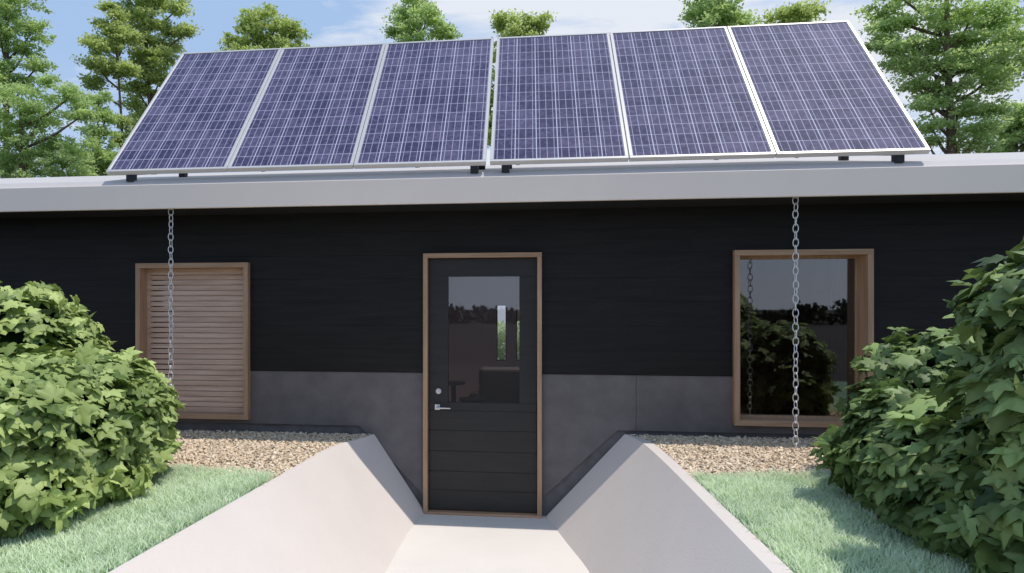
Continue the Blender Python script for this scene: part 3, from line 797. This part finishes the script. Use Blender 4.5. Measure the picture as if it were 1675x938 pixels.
# ------------------------------------------------------------------ behind the house, seen through the rear windows; wood behind the viewer, seen in the glass
def leaf_mass(name, boxes, n, size, mtl, seed):
    g = np.random.default_rng(seed); P = []
    for (x0, x1, y0, y1, z0, z1) in boxes:
        P.append(np.column_stack([g.uniform(x0, x1, n), g.uniform(y0, y1, n), g.uniform(z0, z1, n)]))
    P = np.concatenate(P); k = len(P)
    X, Y, Z = orient(g.normal(size=(k, 3)) + np.array([0, -.3, .4]), g.normal(size=(k, 3)))
    V, Fc = place(np.array([(0, 0, 0), (.3, .45, .06), (0, 1, -.05), (-.3, .45, .06)]), np.array([(0, 1, 2), (0, 2, 3)]), P, X, Y, Z, size * g.uniform(.6, 1.3, k))
    return np_mesh(name, V, Fc, M[mtl], tint=np.repeat(g.uniform(.4, 1, k), 4))
h = leaf_mass('hedge', [(-1.5, 2.5, 12.6, 13.1, .62, 1.40)], 9000, .09, 'grass', 5)
tag(h, 'light green hedge seen through the narrow rear window behind the door glass', 'hedge')
g = np.random.default_rng(9); P = []
for i in range(170):
    x = -130 + i * 1.55 + g.uniform(-.8, .8); y = -62 + g.uniform(-4, 4); hh = 1.7 + .75 * math.sin(i * .31) * math.sin(i * .13 + 1) + g.uniform(-.2, .3)
    d = g.normal(size=(260, 3)); d /= np.linalg.norm(d, axis=1, keepdims=True)
    P.append(np.array([x, y, .0]) + d * np.array([1.7, 1.5, hh]) * g.uniform(.75, 1, (260, 1)))
P = np.concatenate(P); P = P[P[:, 2] > 0]; k = len(P)
X, Y, Z = orient(g.normal(size=(k, 3)), g.normal(size=(k, 3)))
V, Fc = place(np.array([(0, 0, 0), (.4, .45, .06), (0, 1, -.05), (-.4, .45, .06)]), np.array([(0, 1, 2), (0, 2, 3)]), P, X, Y, Z, .55 * g.uniform(.6, 1.3, k))
o = np_mesh('distant_wood', V, Fc, M['core'], tint=np.repeat(g.uniform(0, .3, k), 4)); tag(o, 'dark far wood mirrored as a treeline in the clear window', 'wood', kind='stuff')

# ------------------------------------------------------------------ chip beds and grass
def interp_edge(secs, y, col):
    ys = [s[0] for s in secs][::-1]; xs = [s[col] for s in secs][::-1]
    return np.interp(y, ys, xs)
def edge_y(x, side):                               # wavy border between chips and grass
    if side < 0: return 3.93 + .05 * np.sin(x * 5) + .03 * np.sin(x * 13) + np.clip((x + 1.9) * -.0, -1, 1)
    return 4.06 + .05 * np.sin(x * 4.3) + .03 * np.sin(x * 11)
def chips(side, z, n, seed, label):
    g = np.random.default_rng(seed)
    y = g.uniform(3.8, 5.225, n * 2)
    if side < 0: x = g.uniform(-4.9, -1.2, n * 2); ok = x < interp_edge(LS, y, 3) - .0
    else: x = g.uniform(.7, 4.3, n * 2); ok = x > interp_edge(RS, y, 3) + .0
    ok &= (y > edge_y(x, side) - .08)
    x, y = x[ok], y[ok]; k = len(x)
    V0 = np.array([(1, 0, 0), (.35, .8, .1), (-.5, .7, 0), (-1, -.1, .1), (-.3, -.8, 0), (.6, -.7, .05), (.1, .05, .55), (0, 0, -.5)])
    Fc = np.array([(i, (i + 1) % 6, 6) for i in range(6)] + [((i + 1) % 6, i, 7) for i in range(6)])
    Z = g.normal(size=(k, 3)) * .45 + np.array([0, 0, 1]); X, Y, Z = orient(Z, g.normal(size=(k, 3)))
    asp = g.uniform(.45, .9, k); sz = g.uniform(.010, .026, k)
    P = np.column_stack([x, y, z + g.uniform(-.002, .016, k)])
    V, FF = place(V0, Fc, P, X, Y * asp[:, None], Z * .5, sz)
    o = np_mesh('gravel', V, FF, M['chips'], tint=np.repeat(g.beta(2, 1.8, k), 8)); tag(o, label, 'gravel', kind='stuff')
chips(-1, ZL - .008, 16000, 41, 'tan stone chips along the house foot left of the path')
chips(1, ZR - .008, 16000, 42, 'tan stone chips along the house foot right of the path')
for side, z in ((-1, ZL), (1, ZR)):
    b = MB(); n = 30; sec = LS if side < 0 else RS
    cl_ = (lambda x, y: (min(x, float(interp_edge(sec, y, 3)) - .0), y, z - .008)) if side < 0 else (lambda x, y: (max(x, float(interp_edge(sec, y, 3))), y, z - .008))
    for i in range(n):
        if side < 0: xa, xb = -4.9 + 3.6 * i / n, -4.9 + 3.6 * (i + 1) / n
        else: xa, xb = .8 + 3.6 * i / n, .8 + 3.6 * (i + 1) / n
        for j in range(10):
            ya, yb = [edge_y(xx, side) - .1 for xx in (xa, xb)]; u0, u1 = j / 10, (j + 1) / 10
            q4 = [cl_(xa, ya + (5.23 - ya) * u0), cl_(xb, yb + (5.23 - yb) * u0), cl_(xb, yb + (5.23 - yb) * u1), cl_(xa, ya + (5.23 - ya) * u1)]
            if abs(q4[1][0] - q4[0][0]) + abs(q4[2][0] - q4[3][0]) > 1e-4: b.add(q4, [(0, 1, 2, 3)])
    tag(b.build('gravel_bed', M['bed']), kind='structure')
M['lawn'] = plain('lawn_soil', (.16, .26, .16), .9, var=.5, scale=30)
for side, z in ((-1, ZL), (1, ZR)):
    b = MB(); sec = LS if side < 0 else RS; yy = np.linspace(1.2, 3.95, 24)
    for ya, yb in zip(yy[:-1], yy[1:]):
        xa, xb = float(interp_edge(sec, ya, 3)), float(interp_edge(sec, yb, 3)); xo = -4.9 if side < 0 else 4.4
        b.add([(xa, ya, z - .003), (xb, yb, z - .003), (xo, yb, z - .003), (xo, ya, z - .003)], [(0, 1, 2, 3)])
    tag(b.build('lawn', M['lawn']), kind='structure')
def grass(side, z, n, seed, label):
    g = np.random.default_rng(seed)
    # tufts
    m = n // 7
    y = 1.3 + (g.uniform(0, 1, m) ** .85) * 2.9
    if side < 0: x = g.uniform(-3.6, -1.3, m); ok = x < interp_edge(LS, y, 3) - .02
    else: x = g.uniform(.85, 3.4, m); ok = x > interp_edge(RS, y, 3) + .02
    ok &= y < edge_y(x, side) + g.normal(0, .02, m)
    x, y = x[ok], y[ok]; m = len(x)
    x = np.repeat(x, 7) + g.normal(0, .012, m * 7); y = np.repeat(y, 7) + g.normal(0, .012, m * 7); k = len(x)
    if side < 0: x = np.minimum(x, interp_edge(LS, y, 3) - .008)
    else: x = np.maximum(x, interp_edge(RS, y, 3) + .008)
    h = g.uniform(.028, .062, k) * (1 + .25 * np.sin(x * 9) * np.sin(y * 8))
    a = g.uniform(0, 2 * PI, k); lean = g.uniform(.1, .8, k)
    dx, dy = np.cos(a), np.sin(a)
    w = g.uniform(.0016, .0032, k)
    p = np.column_stack([x, y, np.full(k, z - .012)])
    side_v = np.column_stack([-dy, dx, np.zeros(k)]) * w[:, None]
    d = np.column_stack([dx * lean, dy * lean, np.ones(k)])
    mid = p + d * (h * .55)[:, None]
    d2 = np.column_stack([dx * lean * 2.1, dy * lean * 2.1, np.ones(k) * .8]); tip = mid + d2 * (h * .45)[:, None]
    V = np.stack([p - side_v, p + side_v, mid - side_v * .8, mid + side_v * .8, tip], 1).reshape(-1, 3)
    base = np.arange(k)[:, None, None] * 5
    Fc = (np.array([(0, 1, 3), (0, 3, 2), (2, 3, 4)])[None] + base).reshape(-1, 3)
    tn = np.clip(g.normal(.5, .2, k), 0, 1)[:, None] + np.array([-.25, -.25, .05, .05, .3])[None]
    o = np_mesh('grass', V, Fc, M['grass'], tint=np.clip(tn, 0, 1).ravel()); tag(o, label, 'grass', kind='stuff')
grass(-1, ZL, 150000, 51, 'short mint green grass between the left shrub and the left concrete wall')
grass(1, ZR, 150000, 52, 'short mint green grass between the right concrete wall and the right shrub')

# ------------------------------------------------------------------ light, sky, camera
SUN = Vector((.40, -.05, 1.0)).normalized()
el = math.asin(SUN.z); az = math.atan2(SUN.x, SUN.y)
sun = bpy.data.lights.new('sun', 'SUN'); sun.energy = 3.0; sun.angle = math.radians(.6); sun.color = (1, .95, .885)
so_ = bpy.data.objects.new('sun', sun); COL.objects.link(so_)
so_.rotation_euler = SUN.to_track_quat('Z', 'Y').to_euler(); so_.location = (6, -4, 12)
world = bpy.data.worlds.new('World'); scene.world = world; world.use_nodes = True
N, L = world.node_tree.nodes, world.node_tree.links
bg = N['Background']
sky = N.new('ShaderNodeTexSky'); sky.sky_type = 'NISHITA'; sky.sun_disc = False
sky.sun_elevation = el; sky.sun_rotation = az; sky.air_density = 1.0; sky.dust_density = 1.2; sky.ozone_density = 1.2; sky.altitude = 100
tc = N.new('ShaderNodeTexCoord'); mp = N.new('ShaderNodeMapping')
sp = N.new('ShaderNodeSeparateXYZ'); L.new(tc.outputs['Generated'], sp.inputs[0])
zz = mth(N, L, 'ADD', mth(N, L, 'MAXIMUM', sp.outputs[2], 0), .12)
cb = N.new('ShaderNodeCombineXYZ')
L.new(mth(N, L, 'DIVIDE', sp.outputs[0], zz), cb.inputs[0]); L.new(mth(N, L, 'DIVIDE', sp.outputs[1], zz), cb.inputs[1])
L.new(cb.outputs[0], mp.inputs[0]); mp.inputs['Rotation'].default_value = (0, 0, .5); mp.inputs['Scale'].default_value = (1.0, 2.2, 1)
mp.inputs['Location'].default_value = (.3, .2, 0)
nz = N.new('ShaderNodeTexNoise'); nz.inputs['Scale'].default_value = 1.9; nz.inputs['Detail'].default_value = 10; nz.inputs['Roughness'].default_value = .62
nz.inputs['Distortion'].default_value = .35
L.new(mp.outputs[0], nz.inputs[0])
# a broad patch of thin cloud sits ahead and slightly right
vn = N.new('ShaderNodeVectorMath'); vn.operation = 'DOT_PRODUCT'
L.new(tc.outputs['Generated'], vn.inputs[0]); vn.inputs[1].default_value = Vector((.22, .86, .44)).normalized()
patch = mth(N, L, 'MULTIPLY', mth(N, L, 'SUBTRACT', vn.outputs['Value'], .86), 2.2)
cl = N.new('ShaderNodeMapRange'); cl.inputs['From Min'].default_value = .52; cl.inputs['From Max'].default_value = .74
L.new(mth(N, L, 'ADD', nz.outputs[0], mth(N, L, 'MAXIMUM', mth(N, L, 'MINIMUM', patch, .25), -.06)), cl.inputs['Value'])
mx = N.new('ShaderNodeMix'); mx.data_type = 'RGBA'; mx.inputs['B'].default_value = (5.6, 5.8, 6.2, 1)
hz = mth(N, L, 'MULTIPLY', mth(N, L, 'SUBTRACT', 1, mth(N, L, 'MINIMUM', mth(N, L, 'MULTIPLY', mth(N, L, 'MAXIMUM', sp.outputs[2], 0), 3.0), 1)), .45)
L.new(mth(N, L, 'MAXIMUM', mth(N, L, 'MULTIPLY', cl.outputs[0], .9), hz), mx.inputs['Factor'])
cs = N.new('ShaderNodeCombineXYZ'); L.new(sp.outputs[0], cs.inputs[0]); L.new(sp.outputs[1], cs.inputs[1]); L.new(mth(N, L, 'MAXIMUM', sp.outputs[2], .03), cs.inputs[2]); L.new(cs.outputs[0], sky.inputs[0])
pm = N.new('ShaderNodeMix'); pm.data_type = 'RGBA'; pm.inputs['Factor'].default_value = .85; pm.inputs['B'].default_value = (2.75, 3.9, 5.8, 1)
L.new(sky.outputs[0], pm.inputs['A']); L.new(pm.outputs['Result'], mx.inputs['A']); L.new(mx.outputs['Result'], bg.inputs[0])
bg.inputs[1].default_value = .15

cam = bpy.data.cameras.new('camera'); co_ = bpy.data.objects.new('camera', cam); COL.objects.link(co_)
co_.location = (0, 0, CZ); co_.rotation_euler = (PI / 2, 0, TH)
cam.sensor_width = 36; cam.sensor_fit = 'HORIZONTAL'; cam.lens = F / 1675 * 36
cam.shift_x = (837.5 - PPX) / 1675; cam.shift_y = (HZ - 469) / 1675
cam.clip_start = .05; cam.clip_end = 3000
scene.camera = co_
scene.view_settings.view_transform = 'Standard'; scene.view_settings.look = 'None'
scene.view_settings.exposure = 0; scene.view_settings.gamma = 1
scene.render.engine = 'CYCLES'
scene.cycles.use_denoising = True
scene.cycles.max_bounces = 10; scene.cycles.transparent_max_bounces = 12
